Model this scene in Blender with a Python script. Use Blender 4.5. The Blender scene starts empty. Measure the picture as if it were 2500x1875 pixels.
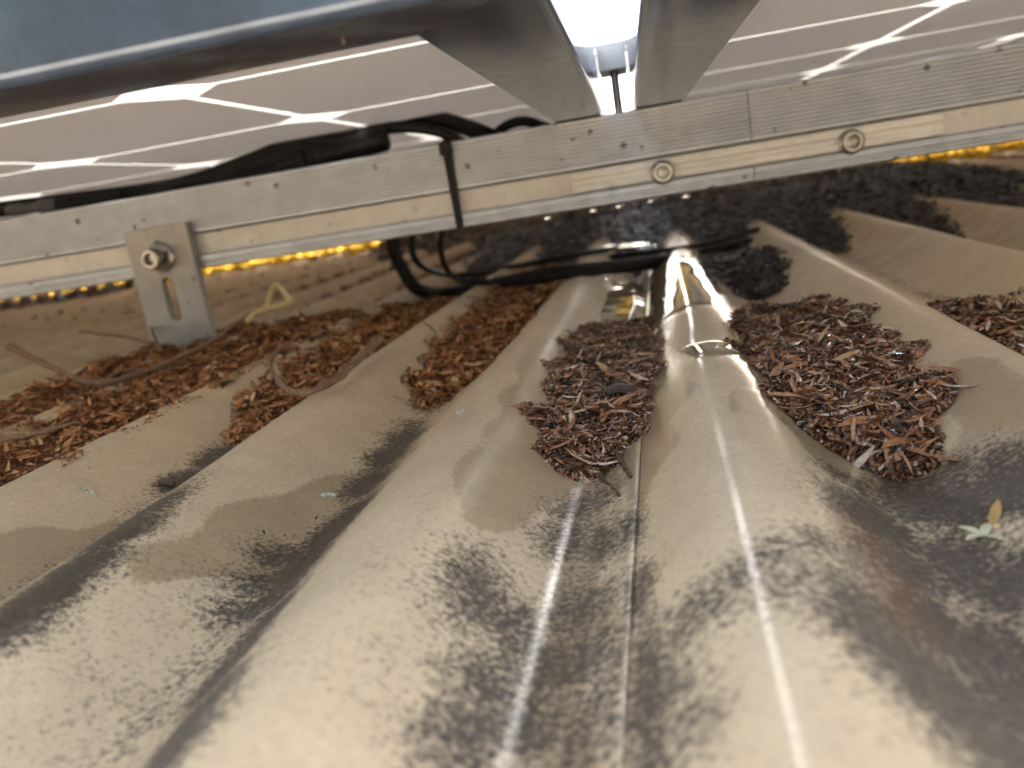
import bpy, math, random
import numpy as np
from mathutils import Vector, Matrix, Euler, noise as mnoise

random.seed(7); rng = np.random.default_rng(7)
R = math.radians
MM = 0.001
scn = bpy.context.scene
col = scn.collection

# ------------------------------------------------------------------ camera (all lengths below in millimetres)
F, VPX, VPY, ROLL, H = 2042.79, 1603.5, 402.64, 6.61, 76.3
V0, PITCH, AMP = -26.8, 76.0, 8.5            # a valley of the corrugation, its pitch and half depth
PHI = R(1.79)                                # the panels sit a little askew to the corrugation
YR = 522.87                                  # front face of the mounting rail
ZT, ZB = 109.86, 57.5                        # top and bottom of the rail
_Y = np.array([VPX - 1250, 937.5 - VPY, -F]); _Y /= np.linalg.norm(_Y)
_X = np.array([math.cos(R(ROLL)), math.sin(R(ROLL)), 0.0]); _X[2] = -(_X @ _Y) / _Y[2]; _X /= np.linalg.norm(_X)
AX = np.array([_X, _Y, np.cross(_X, _Y)])    # world axes seen from the camera: world = AX @ camera
cam = bpy.data.cameras.new('camera'); camo = bpy.data.objects.new('camera', cam); col.objects.link(camo)
camo.matrix_world = Matrix.Translation((0, 0, H * MM)) @ Matrix(AX.tolist()).to_4x4()
cam.sensor_width = 36; cam.lens = 36 * F / 2500
cam.clip_start = 0.005; cam.clip_end = 500
cam.dof.use_dof = True; cam.dof.focus_distance = 0.25; cam.dof.aperture_fstop = cam.lens / 2.2
cam.dof.aperture_blades = 0
scn.camera = camo

# ------------------------------------------------------------------ sky, sun, exposure
SUN_EL, SUN_AZ = R(35), R(30)                # azimuth from +Y towards +X
w = bpy.data.worlds.new('World'); scn.world = w; w.use_nodes = True
nt = w.node_tree
sky = nt.nodes.new('ShaderNodeTexSky'); sky.sky_type = 'NISHITA'; sky.sun_disc = False
sky.dust_density = 4.0; sky.ozone_density = 0.6; sky.sun_elevation = SUN_EL; sky.sun_rotation = SUN_AZ
hs = nt.nodes.new('ShaderNodeHueSaturation'); hs.inputs['Saturation'].default_value = 0.48   # thin bright cloud over the blue
nt.links.new(sky.outputs[0], hs.inputs['Color']); nt.links.new(hs.outputs[0], nt.nodes['Background'].inputs[0]); nt.nodes['Background'].inputs[1].default_value = 0.078
sun = bpy.data.lights.new('sun', 'SUN'); sun.energy = 5.0; sun.angle = R(0.5); sun.color = (1.0, 0.94, 0.86)
suno = bpy.data.objects.new('sun', sun); col.objects.link(suno)
sd = Vector((math.sin(SUN_AZ) * math.cos(SUN_EL), math.cos(SUN_AZ) * math.cos(SUN_EL), math.sin(SUN_EL)))
suno.rotation_euler = sd.to_track_quat('Z', 'Y').to_euler(); suno.location = sd * 20
scn.view_settings.view_transform = 'Standard'; scn.view_settings.look = 'None'
scn.view_settings.exposure = 3.4; scn.view_settings.gamma = 1; scn.view_settings.use_curve_mapping = False
scn.render.engine = 'CYCLES'
cy = scn.cycles
cy.use_denoising = True; cy.max_bounces = 14; cy.diffuse_bounces = 8; cy.glossy_bounces = 6; cy.transmission_bounces = 8
cy.transparent_max_bounces = 8; cy.sample_clamp_indirect = 12.0; cy.caustics_reflective = True; cy.caustics_refractive = True

# ------------------------------------------------------------------ from photo pixels to places
CP, SP = math.cos(PHI), math.sin(PHI)
def ray(p): return AX @ np.array([p[0] - 1250.0, 937.5 - p[1], -F])
def to_panel(v): return np.array([v[0] * CP + v[1] * SP, -v[0] * SP + v[1] * CP, v[2]])
def to_world(x, y, z): return np.array([x * CP - y * SP, x * SP + y * CP, z])
def on_z(p, z):
    d = ray(p); return d * ((z - H) / d[2]) + np.array([0, 0, H])
def on_rail(p, y=YR):                        # panel-frame point on the plane y' = y
    d = to_panel(ray(p)); return d * (y / d[1]) + np.array([0, 0, H])
def vnoise(x, y, s, seed=0.0):
    return mnoise.noise(Vector((x / s + seed, y / s - seed, seed * 1.7)))
def roof_z(x, y):
    x = np.asarray(x, float); y = np.asarray(y, float)
    xs = x + 1.2 * np.sin(y / 140.0 + 0.6) * np.exp(-((x + 70) / 60.0) ** 2)
    ph = 2 * np.pi * (xs - V0) / PITCH
    z = -AMP * np.cos(ph) - 0.9 * np.cos(2 * ph) * 0.0
    z = z - 2.6 * np.exp(-((x + 62) / 16.0) ** 2 - ((y - 268) / 26.0) ** 2)     # trodden dents
    z = z - 1.8 * np.exp(-((x + 132) / 18.0) ** 2 - ((y - 215) / 40.0) ** 2)
    z = z - 1.5 * np.exp(-((x - 14) / 14.0) ** 2 - ((y - 330) / 30.0) ** 2)
    z = z + 0.15 * np.sin(x / 37.0 + 1.0) * np.sin(y / 61.0) + 0.12 * np.sin(y / 33.0 + x / 90.0)
    return z
def on_roof(p, off=0.0):
    d = ray(p); t = np.linspace(0.03, 2.2, 9000)
    P = d[None, :] * t[:, None]; P[:, 2] += H
    hit = P[:, 2] < roof_z(P[:, 0], P[:, 1]) + off
    i = int(np.argmax(hit)); return P[i]

# ------------------------------------------------------------------ node materials
def mat(name):
    m = bpy.data.materials.new(name); m.use_nodes = True
    return m, m.node_tree, m.node_tree.nodes['Principled BSDF']
def N(t, typ, **kw):
    n = t.nodes.new(typ)
    for k, v in kw.items(): setattr(n, k, v)
    return n
def link(t, a, b): t.links.new(a, b)
def coords(t, scale=(1, 1, 1)):
    c = N(t, 'ShaderNodeTexCoord'); m = N(t, 'ShaderNodeMapping'); m.inputs['Scale'].default_value = scale
    link(t, c.outputs['Object'], m.inputs[0]); return m.outputs[0]
def wcoords(t, scale=(1, 1, 1)):
    c = N(t, 'ShaderNodeNewGeometry'); m = N(t, 'ShaderNodeMapping'); m.inputs['Scale'].default_value = scale
    link(t, c.outputs['Position'], m.inputs[0]); return m.outputs[0]
def tnoise(t, vec, scale, detail=4, rough=0.55, dist=0.0):
    n = N(t, 'ShaderNodeTexNoise'); n.inputs['Scale'].default_value = scale; n.inputs['Detail'].default_value = detail
    n.inputs['Roughness'].default_value = rough; n.inputs['Distortion'].default_value = dist
    link(t, vec, n.inputs['Vector']); return n.outputs['Fac']
def ramp(t, fac, stops, interp='LINEAR'):
    r = N(t, 'ShaderNodeValToRGB'); r.color_ramp.interpolation = interp
    e = r.color_ramp.elements
    while len(e) < len(stops): e.new(0.5)
    for el, (p, c) in zip(e, stops):
        el.position = p; el.color = (*c, 1) if len(c) == 3 else c
    if fac is not None: link(t, fac, r.inputs[0])
    return r.outputs[0]
def math_(t, op, a, b=None, clamp=False):
    m = N(t, 'ShaderNodeMath', operation=op); m.use_clamp = clamp
    for i, v in enumerate((a, b)):
        if v is None: continue
        if isinstance(v, (int, float)): m.inputs[i].default_value = v
        else: link(t, v, m.inputs[i])
    return m.outputs[0]
def mixc(t, fac, a, b, mode='MIX'):
    m = N(t, 'ShaderNodeMix', data_type='RGBA', blend_type=mode)
    for s, v in ((m.inputs['Factor'], fac), (m.inputs[6], a), (m.inputs[7], b)):
        if isinstance(v, (int, float)): s.default_value = v
        elif isinstance(v, tuple): s.default_value = (*v, 1)
        else: link(t, v, s)
    return m.outputs[2]
def bump(t, bsdf, h, strength, dist=0.0005):
    b = N(t, 'ShaderNodeBump'); b.inputs['Strength'].default_value = strength; b.inputs['Distance'].default_value = dist
    link(t, h, b.inputs['Height']); link(t, b.outputs[0], bsdf.inputs['Normal']); return b
def attr(t, name):
    a = N(t, 'ShaderNodeAttribute'); a.attribute_name = name; return a

def make_roof_mat():
    m, t, b = mat('weathered_tan_roof_paint')
    v = wcoords(t)
    st = attr(t, 'stain').outputs['Fac']; wet = attr(t, 'wet').outputs['Fac']; rust = attr(t, 'rust').outputs['Fac']
    n1 = tnoise(t, v, 60, 5, 0.6); n2 = tnoise(t, v, 640, 8, 0.76); n3 = tnoise(t, v, 1500, 3, 0.6)
    base = mixc(t, ramp(t, n1, [(0.3, (0, 0, 0)), (0.7, (1, 1, 1))]), (0.61, 0.475, 0.298), (0.51, 0.392, 0.246))
    # thin grime film everywhere, mottled
    film = ramp(t, n2, [(0.44, (0, 0, 0)), (0.72, (1, 1, 1))])
    base = mixc(t, math_(t, 'MULTIPLY', film, 0.45), base, (0.23, 0.195, 0.15))
    specks = ramp(t, n3, [(0.62, (0, 0, 0)), (0.70, (1, 1, 1))])
    base = mixc(t, math_(t, 'MULTIPLY', specks, 0.42), base, (0.10, 0.085, 0.07))
    # black mould and silt with a shape of its own, eaten into flakes by noise
    k = math_(t, 'ADD', math_(t, 'MULTIPLY', st, 1.25), math_(t, 'MULTIPLY', math_(t, 'SUBTRACT', n2, 0.5), 3.4))
    k = math_(t, 'ADD', k, math_(t, 'MULTIPLY', math_(t, 'SUBTRACT', n1, 0.5), 0.9))
    k = math_(t, 'ADD', k, math_(t, 'MULTIPLY', math_(t, 'SUBTRACT', n3, 0.5), 0.9))
    mask = ramp(t, k, [(0.34, (0, 0, 0)), (1.0, (1, 1, 1))])
    mask = math_(t, 'MULTIPLY', mask, ramp(t, st, [(0.02, (0, 0, 0)), (0.2, (1, 1, 1))]))
    dark = mixc(t, ramp(t, n2, [(0.36, (0, 0, 0)), (0.60, (1, 1, 1))]), (0.10, 0.078, 0.058), mixc(t, n1, (0.018, 0.015, 0.014), (0.036, 0.029, 0.025)))
    c = mixc(t, math_(t, 'MULTIPLY', mask, 0.92), base, dark)
    c = mixc(t, math_(t, 'MULTIPLY', rust, ramp(t, n2, [(0.35, (0, 0, 0)), (0.6, (1, 1, 1))])), c, (0.20, 0.095, 0.04))
    wk = math_(t, 'ADD', wet, math_(t, 'MULTIPLY', math_(t, 'SUBTRACT', n2, 0.5), 0.6))
    wm = ramp(t, wk, [(0.38, (0, 0, 0)), (0.58, (1, 1, 1))])
    c = mixc(t, wm, c, mixc(t, 1.0, c, (0.68, 0.645, 0.58), 'MULTIPLY'))
    link(t, c, b.inputs['Base Color'])
    r = math_(t, 'ADD', 0.40, math_(t, 'MULTIPLY', n2, 0.2))
    r = math_(t, 'ADD', r, math_(t, 'MULTIPLY', mask, 0.22))
    r = math_(t, 'SUBTRACT', r, math_(t, 'MULTIPLY', wm, 0.2))
    # dust dulls the sheet under the panels; its brown also paints in the shade
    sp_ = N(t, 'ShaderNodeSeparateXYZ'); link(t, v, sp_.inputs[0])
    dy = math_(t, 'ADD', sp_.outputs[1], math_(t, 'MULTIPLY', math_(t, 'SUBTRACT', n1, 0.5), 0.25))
    dust_shade = ramp(t, dy, [(0.52, (0, 0, 0)), (0.80, (1, 1, 1))])
    r = math_(t, 'ADD', r, math_(t, 'MULTIPLY', dust_shade, 0.4))
    c = mixc(t, math_(t, 'MULTIPLY', dust_shade, 0.6), c, (0.27, 0.165, 0.09)); link(t, c, b.inputs['Base Color'])
    link(t, r, b.inputs['Roughness'])
    b.inputs['Specular IOR Level'].default_value = 0.4
    ct = math_(t, 'ADD', 0.55, math_(t, 'MULTIPLY', wm, 0.45)); ct = math_(t, 'MULTIPLY', ct, math_(t, 'SUBTRACT', 1.0, math_(t, 'MULTIPLY', dust_shade, 0.9)))
    ct = math_(t, 'MULTIPLY', ct, ramp(t, math_(t, 'ADD', math_(t, 'MULTIPLY', sp_.outputs[0], 5.0), 0.5), [(0.10, (.04, .04, .04)), (0.26, (.07, .07, .07)), (0.31, (1, 1, 1)), (0.66, (1, 1, 1)), (0.74, (.1, .1, .1))]))   # dustier away from the rinsed strip below the gap
    link(t, ct, b.inputs['Coat Weight']); b.inputs['Coat IOR'].default_value = 1.5
    link(t, math_(t, 'ADD', 0.035, math_(t, 'MULTIPLY', n2, 0.09)), b.inputs['Coat Roughness'])
    hgt = math_(t, 'ADD', math_(t, 'MULTIPLY', n3, 0.35), math_(t, 'MULTIPLY', mask, 0.8))
    hgt = math_(t, 'ADD', hgt, math_(t, 'MULTIPLY', n2, 0.6))
    bump(t, b, hgt, 0.20, 0.0004)
    cb = N(t, 'ShaderNodeBump'); cb.inputs['Strength'].default_value = 0.045; cb.inputs['Distance'].default_value = 0.0004
    link(t, math_(t, 'ADD', n3, math_(t, 'MULTIPLY', mask, 0.15)), cb.inputs['Height']); link(t, cb.outputs[0], b.inputs['Coat Normal'])
    return m
def make_alu(name, c, rough, metal=0.75, speck=0.5):
    m, t, b = mat(name)
    v = wcoords(t); n = tnoise(t, v, 90, 5, 0.6); f = tnoise(t, v, 900, 3, 0.6)
    vo = N(t, 'ShaderNodeTexVoronoi'); vo.inputs['Scale'].default_value = 105; link(t, v, vo.inputs['Vector'])
    d = math_(t, 'ADD', vo.outputs['Distance'], math_(t, 'MULTIPLY', math_(t, 'SUBTRACT', f, 0.5), 0.3))
    d = math_(t, 'ADD', d, math_(t, 'MULTIPLY', math_(t, 'SUBTRACT', N_sep(t, vo.outputs['Color']), 0.50), 0.5, ))
    s = ramp(t, d, [(0.0, (1, 1, 1)), (0.012, (0, 0, 0))])
    cc = mixc(t, ramp(t, n, [(0.3, (0, 0, 0)), (0.75, (1, 1, 1))]), c, tuple(x * 0.80 for x in c))
    cc = mixc(t, math_(t, 'MULTIPLY', s, speck), cc, (0.06, 0.05, 0.04))
    link(t, cc, b.inputs['Base Color']); b.inputs['Metallic'].default_value = metal
    link(t, math_(t, 'ADD', rough, math_(t, 'MULTIPLY', n, 0.15)), b.inputs['Roughness'])
    bump(t, b, f, 0.12, 0.0002)
    return m
def N_sep(t, colr):
    s = N(t, 'ShaderNodeSeparateColor'); link(t, colr, s.inputs[0]); return s.outputs[0]
def plain(name, c, rough, metal=0.0, var=0.25, scale=200, bmp=0.15, spec=0.5, stretch=(1, 1, 1)):
    m, t, b = mat(name)
    v = coords(t, stretch); n = tnoise(t, v, scale, 5, 0.6)
    link(t, mixc(t, ramp(t, n, [(0.3, (0, 0, 0)), (0.7, (1, 1, 1))]), c, tuple(x * (1 - var) for x in c)), b.inputs['Base Color'])
    link(t, math_(t, 'ADD', rough - 0.06, math_(t, 'MULTIPLY', n, 0.12)), b.inputs['Roughness'])
    b.inputs['Metallic'].default_value = metal; b.inputs['Specular IOR Level'].default_value = spec
    if bmp: bump(t, b, n, bmp, 0.0004)
    return m
def make_leaf_mat(name, stops, rough=0.42):
    m, t, b = mat(name)
    a = attr(t, 'tint').outputs['Fac']
    v = wcoords(t); n = tnoise(t, v, 700, 4, 0.65)
    c = ramp(t, a, stops)
    c = mixc(t, ramp(t, n, [(0.40, (0, 0, 0)), (0.75, (1, 1, 1))]), c, mixc(t, 1.0, c, (0.45, 0.40, 0.36), 'MULTIPLY'))
    link(t, c, b.inputs['Base Color'])
    link(t, math_(t, 'ADD', rough - 0.15, math_(t, 'MULTIPLY', n, 0.35)), b.inputs['Roughness'])
    bump(t, b, n, 0.4, 0.0005)
    return m
def make_water(name='water', rough=0.015):
    m, t, b = mat(name)
    b.inputs['Base Color'].default_value = (0.97, 0.98, 0.97, 1); b.inputs['Roughness'].default_value = rough
    b.inputs['IOR'].default_value = 1.333; b.inputs['Transmission Weight'].default_value = 1.0
    return m
def make_backsheet():
    m, t, b = mat('milky_backsheet')
    b.inputs['Base Color'].default_value = (0.78, 0.78, 0.76, 1); b.inputs['Roughness'].default_value = 0.35
    tr = N(t, 'ShaderNodeBsdfTranslucent'); tr.inputs[0].default_value = (0.82, 0.82, 0.80, 1)
    mx = N(t, 'ShaderNodeMixShader'); mx.inputs[0].default_value = 0.34
    link(t, b.outputs[0], mx.inputs[1]); link(t, tr.outputs[0], mx.inputs[2])
    link(t, mx.outputs[0], t.nodes['Material Output'].inputs[0])
    return m

M = {}
M['roof'] = make_roof_mat()
M['alu'] = make_alu('ribbed_aluminium', (0.44, 0.47, 0.525), 0.36, 0.8, 0.8)
M['alu_bright'] = make_alu('pale_lit_aluminium', (0.73, 0.715, 0.68), 0.40, 0.25, 0.2)  # pale metal; on the rail channel it paints in roof bounce light
M['foot'] = make_alu('foot_aluminium', (0.42, 0.405, 0.38), 0.5, 0.4, 0.35)
M['steel'] = plain('stainless_steel', (0.36, 0.34, 0.325), 0.30, 0.95, 0.3, 300, 0.05)
M['frame'] = plain('black_anodised_frame', (0.085, 0.118, 0.19), 0.14, 0.6, 0.35, 120, 0.02, 0.6)
M['cell'] = plain('grey_cell_back', (0.70, 0.675, 0.70), 0.75, 0.0, 0.08, 9, 0.0, 0.2)
t_ = M['cell'].node_tree; tl = t_.nodes.new('ShaderNodeBsdfTranslucent'); tl.inputs[0].default_value = (0.76, 0.74, 0.735, 1)   # opaque cells made translucent to add light under the panels
mx_ = t_.nodes.new('ShaderNodeMixShader'); mx_.inputs[0].default_value = 0.40
t_.links.new(t_.nodes['Principled BSDF'].outputs[0], mx_.inputs[1]); t_.links.new(tl.outputs[0], mx_.inputs[2]); t_.links.new(mx_.outputs[0], t_.nodes['Material Output'].inputs[0])
M['backsheet'] = make_backsheet()
M['black_plastic'] = plain('black_cable_jacket', (0.006, 0.0065, 0.008), 0.58, 0.0, 0.3, 300, 0.1, 0.3)
M['dusty_black'] = plain('dusty_black_jacket', (0.028, 0.025, 0.022), 0.75, 0.0, 0.5, 150, 0.3, 0.2)
M['grey_plastic'] = plain('dusty_grey_connector', (0.10, 0.10, 0.105), 0.5, 0.0, 0.3, 300, 0.1)
M['print'] = plain('pale_print', (0.12, 0.125, 0.13), 0.5, 0.0, 0.2, 300, 0.0)
M['water'] = make_water()
M['twig'] = plain('dry_twig_bark', (0.24, 0.135, 0.07), 0.6, 0.0, 0.5, 500, 0.5)
M['twig_dark'] = plain('wet_dark_twig', (0.085, 0.055, 0.038), 0.45, 0.0, 0.5, 500, 0.5)
M['straw'] = plain('pale_dry_straw', (0.66, 0.52, 0.24), 0.45, 0.0, 0.3, 500, 0.3)
M['litter_red'] = make_leaf_mat('russet_litter', [(0.0, (0.040, 0.017, 0.009)), (0.26, (0.21, 0.078, 0.028)), (0.55, (0.42, 0.165, 0.058)), (0.84, (0.58, 0.28, 0.115)), (0.96, (0.68, 0.46, 0.24)), (1.0, (0.70, 0.56, 0.24))], 0.5)
M['litter_red'].node_tree.nodes['Principled BSDF'].inputs['Specular IOR Level'].default_value = 0.22
M['litter_brown'] = make_leaf_mat('brown_litter', [(0.0, (0.014, 0.010, 0.008)), (0.25, (0.060, 0.030, 0.018)), (0.46, (0.23, 0.088, 0.034)), (0.74, (0.42, 0.19, 0.08)), (0.89, (0.52, 0.34, 0.20)), (1.0, (0.70, 0.60, 0.47))], 0.28)
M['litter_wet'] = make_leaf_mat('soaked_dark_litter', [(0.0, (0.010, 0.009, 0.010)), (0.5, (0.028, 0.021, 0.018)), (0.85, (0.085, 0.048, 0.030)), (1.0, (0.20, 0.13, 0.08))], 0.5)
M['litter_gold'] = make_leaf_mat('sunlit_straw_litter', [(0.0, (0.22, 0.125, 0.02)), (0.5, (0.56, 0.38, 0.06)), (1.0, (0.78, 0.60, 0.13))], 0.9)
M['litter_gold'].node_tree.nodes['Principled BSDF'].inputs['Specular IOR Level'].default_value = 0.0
M['lichen'] = plain('pale_green_lichen', (0.62, 0.60, 0.46), 0.9, 0.0, 0.5, 900, 0.6)
M['cocoon'] = plain('brown_cocoon', (0.12, 0.085, 0.062), 0.6, 0.0, 0.7, 700, 0.9)
M['flower'] = plain('pale_green_petal', (0.62, 0.60, 0.38), 0.45, 0.0, 0.3, 300, 0.2)
M['bud'] = plain('ochre_bud', (0.45, 0.29, 0.10), 0.45, 0.0, 0.3, 300, 0.2)
M['ground'] = plain('dry_ground', (0.16, 0.13, 0.07), 0.9, 0.0, 0.4, 0.5, 0.2)

# ------------------------------------------------------------------ mesh helpers (millimetres in, metres out)
class MB:
    def __init__(s): s.v = []; s.f = []
    def add(s, vs, fs):
        o = len(s.v); s.v += [tuple(map(float, p)) for p in vs]; s.f += [tuple(i + o for i in q) for q in fs]; return s
    def box(s, a, b):
        x0, y0, z0 = a; x1, y1, z1 = b
        return s.add([(x0,y0,z0),(x1,y0,z0),(x1,y1,z0),(x0,y1,z0),(x0,y0,z1),(x1,y0,z1),(x1,y1,z1),(x0,y1,z1)],
                     [(3,2,1,0),(4,5,6,7),(0,1,5,4),(1,2,6,5),(2,3,7,6),(3,0,4,7)])
    def prism(s, prof, x0, x1):              # closed (y, z) outline swept along x
        n = len(prof)
        vs = [(x0, y, z) for y, z in prof] + [(x1, y, z) for y, z in prof]
        fs = [(i, (i + 1) % n, n + (i + 1) % n, n + i) for i in range(n)]
        return s.add(vs, fs + [tuple(range(n))[::-1], tuple(range(n, 2 * n))])
    def tube(s, pts, rad, n=10, cap=True):
        pts = [np.array(p, float) for p in pts]; m = len(pts)
        rad = rad if hasattr(rad, '__len__') else [rad] * m
        vs = []; up = np.array([0.13, 0.21, 1.0])
        for i, p in enumerate(pts):
            tg = pts[min(i + 1, m - 1)] - pts[max(i - 1, 0)]; tg /= np.linalg.norm(tg) + 1e-9
            a = up - tg * (up @ tg)
            if np.linalg.norm(a) < 1e-3: a = np.array([1.0, 0, 0]) - tg * tg[0]
            a /= np.linalg.norm(a); b = np.cross(tg, a); up = a
            for k in range(n):
                q = 2 * math.pi * k / n; vs.append(p + rad[i] * (math.cos(q) * a + math.sin(q) * b))
        fs = [(i*n+k, i*n+(k+1) % n, (i+1)*n+(k+1) % n, (i+1)*n+k) for i in range(m-1) for k in range(n)]
        if cap: fs += [tuple(range(n))[::-1], tuple(range((m-1)*n, m*n))]
        return s.add(vs, fs)
    def lathe(s, prof, o, axis=(0, -1, 0), n=24): # (r, h) outline turned about an axis
        ax = np.array(axis, float); a = np.array([0, 0, 1.0]) if abs(ax[2]) < .9 else np.array([1.0, 0, 0]); b = np.cross(ax, a); o = np.array(o, float)
        vs = []
        for r, h in prof:
            for k in range(n):
                q = 2 * math.pi * k / n; vs.append(o + ax * h + r * (math.cos(q) * a + math.sin(q) * b))
        m = len(prof)
        fs = [(i*n+k, i*n+(k+1) % n, (i+1)*n+(k+1) % n, (i+1)*n+k) for i in range(m-1) for k in range(n)]
        return s.add(vs, fs + [tuple(range(n))[::-1], tuple(range((m-1)*n, m*n))])
    def build(s, name, m, parent=None, smooth=False, bevel=0):
        me = bpy.data.meshes.new(name); me.from_pydata([(x*MM, y*MM, z*MM) for x, y, z in s.v], [], s.f)
        return link_mesh(name, me, m, parent, smooth, bevel)
def link_mesh(name, me, m, parent=None, smooth=False, bevel=0):
    import bmesh
    bm = bmesh.new(); bm.from_mesh(me); bmesh.ops.recalc_face_normals(bm, faces=bm.faces); bm.to_mesh(me); bm.free()
    me.materials.append(m); o = bpy.data.objects.new(name, me); col.objects.link(o)
    if smooth:
        me.polygons.foreach_set('use_smooth', [True] * len(me.polygons))
        try: me.set_sharp_from_angle(angle=R(40))
        except Exception: pass
    if bevel:
        b = o.modifiers.new('bevel', 'BEVEL'); b.width = bevel * MM; b.segments = 2; b.limit_method = 'ANGLE'; b.angle_limit = R(35)
    if parent: o.parent = parent
    return o
def tag(o, label, cat, group=None, kind=None):
    if label: o['label'] = label
    if cat: o['category'] = cat
    if group: o['group'] = group
    if kind: o['kind'] = kind
    return o
def empty(name, loc_mm=(0, 0, 0), rz=0.0):
    o = bpy.data.objects.new(name, None); col.objects.link(o); o.empty_display_size = 0.01
    o.location = [c * MM for c in loc_mm]; o.rotation_euler.z = rz; return o
def panel_empty(name, x, y, z): return empty(name, to_world(x, y, z), PHI)
def spline(ctrl, n=40):
    c = [np.array(p, float) for p in ctrl]; c = [2 * c[0] - c[1]] + c + [2 * c[-1] - c[-2]]; out = []
    segs = len(c) - 3
    for i in range(segs):
        p0, p1, p2, p3 = c[i:i+4]
        for k in range(max(2, n // segs)):
            u = k / max(2, n // segs)
            out.append(0.5 * ((2*p1) + (-p0+p2)*u + (2*p0-5*p1+4*p2-p3)*u*u + (-p0+3*p1-3*p2+p3)*u**3))
    out.append(c[-2]); return out

# ------------------------------------------------------------------ ground and roof
g = MB(); g.add([(-2e5,-2e5,-3200),(2e5,-2e5,-3200),(2e5,2e5,-3200),(-2e5,2e5,-3200)], [(0,1,2,3)])
tag(g.build('ground', M['ground']), 'dry ground far below the roof', None, kind='structure')

roof = empty('corrugated_roof'); roof['kind'] = 'structure'
roof['label'] = 'tan painted corrugated metal roof, mould-stained in the valleys'
# stains: (x, y, half width, half length, strength) on the roof, millimetres, found where the photograph shows them
STAINS = []
def stain_px(p, rx, ry, s=1.0, ang=0.0):
    q = on_roof(p); STAINS.append((q[0], q[1], rx, ry, s, ang))
for p in ((1150,1420),(1180,1500),(1250,1560),(1350,1650),(1420,1500),(1200,1680),(1300,1780),(1440,1780),(1150,1830),(1400,1330),(1480,1330),(1460,1620)): stain_px(p, 9, 16, 0.85)
for p in ((1545,1300),(1560,1450),(1580,1600),(1580,1740),(1590,1860)): stain_px(p, 4, 16, 0.95)
for p in ((1650,1560),(1700,1470),(1800,1410),(1900,1340),(2000,1320),(2090,1390),(1620,1690),(1750,1480),(1900,1420),(1980,1400),(1640,1820)): stain_px(p, 8, 10, 0.68)
for p in ((2130,1270),(2250,1230),(2350,1230),(2450,1180),(2200,1380),(2350,1380),(2450,1420),(2300,1540),(2420,1600),(2250,1640),(2400,1780),(2480,1700),(2330,1720),(2150,1520)): stain_px(p, 11, 17, 1.15)
for p in ((2080,1180),(2120,1230),(2430,1130),(2330,1160),(2200,1180)): stain_px(p, 8, 10, 0.9)
for p in ((400,1870),(480,1760),(560,1640),(640,1540),(690,1450),(740,1390),(800,1320),(850,1270),(900,1190),(950,1120),(990,1080)): stain_px(p, 8, 16, 1.25)
for p in ((720,1370),(660,1440),(620,1500)): stain_px(p, 13, 9, 1.0)
for p in ((30,1530),(110,1460),(200,1390),(290,1310),(380,1240),(450,1180),(530,1120)): stain_px(p, 7, 18, 1.2)
for p in ((1010,1040),(1040,1000),(1450,1230),(1400,1260)): stain_px(p, 8, 10, 0.75)
for p in ((300,1700),(250,1500),(450,1480),(150,1760)): stain_px(p, 26, 30, 0.17)
for p in ((1000,1420),(880,1620)): stain_px(p, 16, 22, 0.16)
# damp patches, one added for its glint, and the dry islands inside them, outlined where the photograph shows their edges
WET_ON = [
    [(-80,1345),(120,1302),(300,1265),(420,1240),(510,1165),(540,1130),(420,1260),(250,1400),(100,1500),(-80,1640)],
    [(360,1345),(520,1262),(640,1215),(800,1185),(900,1150),(985,1075),(1040,1020),(1010,1100),(900,1240),(780,1370),(650,1420),(500,1440),(380,1420)],
    [(1300,840),(1240,960),(1180,1070),(1090,1200),(1110,1270),(1230,1290),(1400,1230),(1520,1200),(1450,1000),(1400,850)],
    [(1545,640),(1600,610),(1700,640),(1760,700),(1800,770),(1840,860),(1900,960),(1980,1040),(2060,1120),(2180,1160),(2120,1190),(1960,1090),(1850,960),(1800,1010),(1730,990),(1690,930),(1660,990),(1640,1080),(1600,1200),(1560,1260),(1530,1180),(1540,900)],
    [(1395,1225),(1490,1225),(1470,1500),(1440,1890),(1270,1890),(1350,1500)],  # wet strip added in the streak's shape to bring out its glint
    [(2310,905),(2380,868),(2440,870),(2500,930),(2560,1000),(2560,1260),(2300,1240),(2130,1200),(2180,1120),(2330,1080)],
]
WET_OFF = [
    [(1620,790),(1690,755),(1770,765),(1800,830),(1790,852),(1700,848),(1650,870),(1630,830)],
    [(1680,878),(1790,862),(1830,900),(1850,945),(1790,960),(1770,1000),(1720,985),(1690,930)],
]
def poly_dist(pts, X, Y):
    c = np.zeros(X.shape, bool); d = np.full(X.shape, 1e9); j = len(pts)-1
    for i in range(len(pts)):
        p, q = pts[i], pts[j]
        c ^= ((p[1] > Y) != (q[1] > Y)) & (X < (q[0]-p[0])*(Y-p[1])/(q[1]-p[1]+1e-9)+p[0])
        e = q-p; t = np.clip(((X-p[0])*e[0]+(Y-p[1])*e[1])/(e@e+1e-9), 0, 1); d = np.minimum(d, np.hypot(X-p[0]-t*e[0], Y-p[1]-t*e[1])); j = i
    return np.where(c, d, -d)
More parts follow.
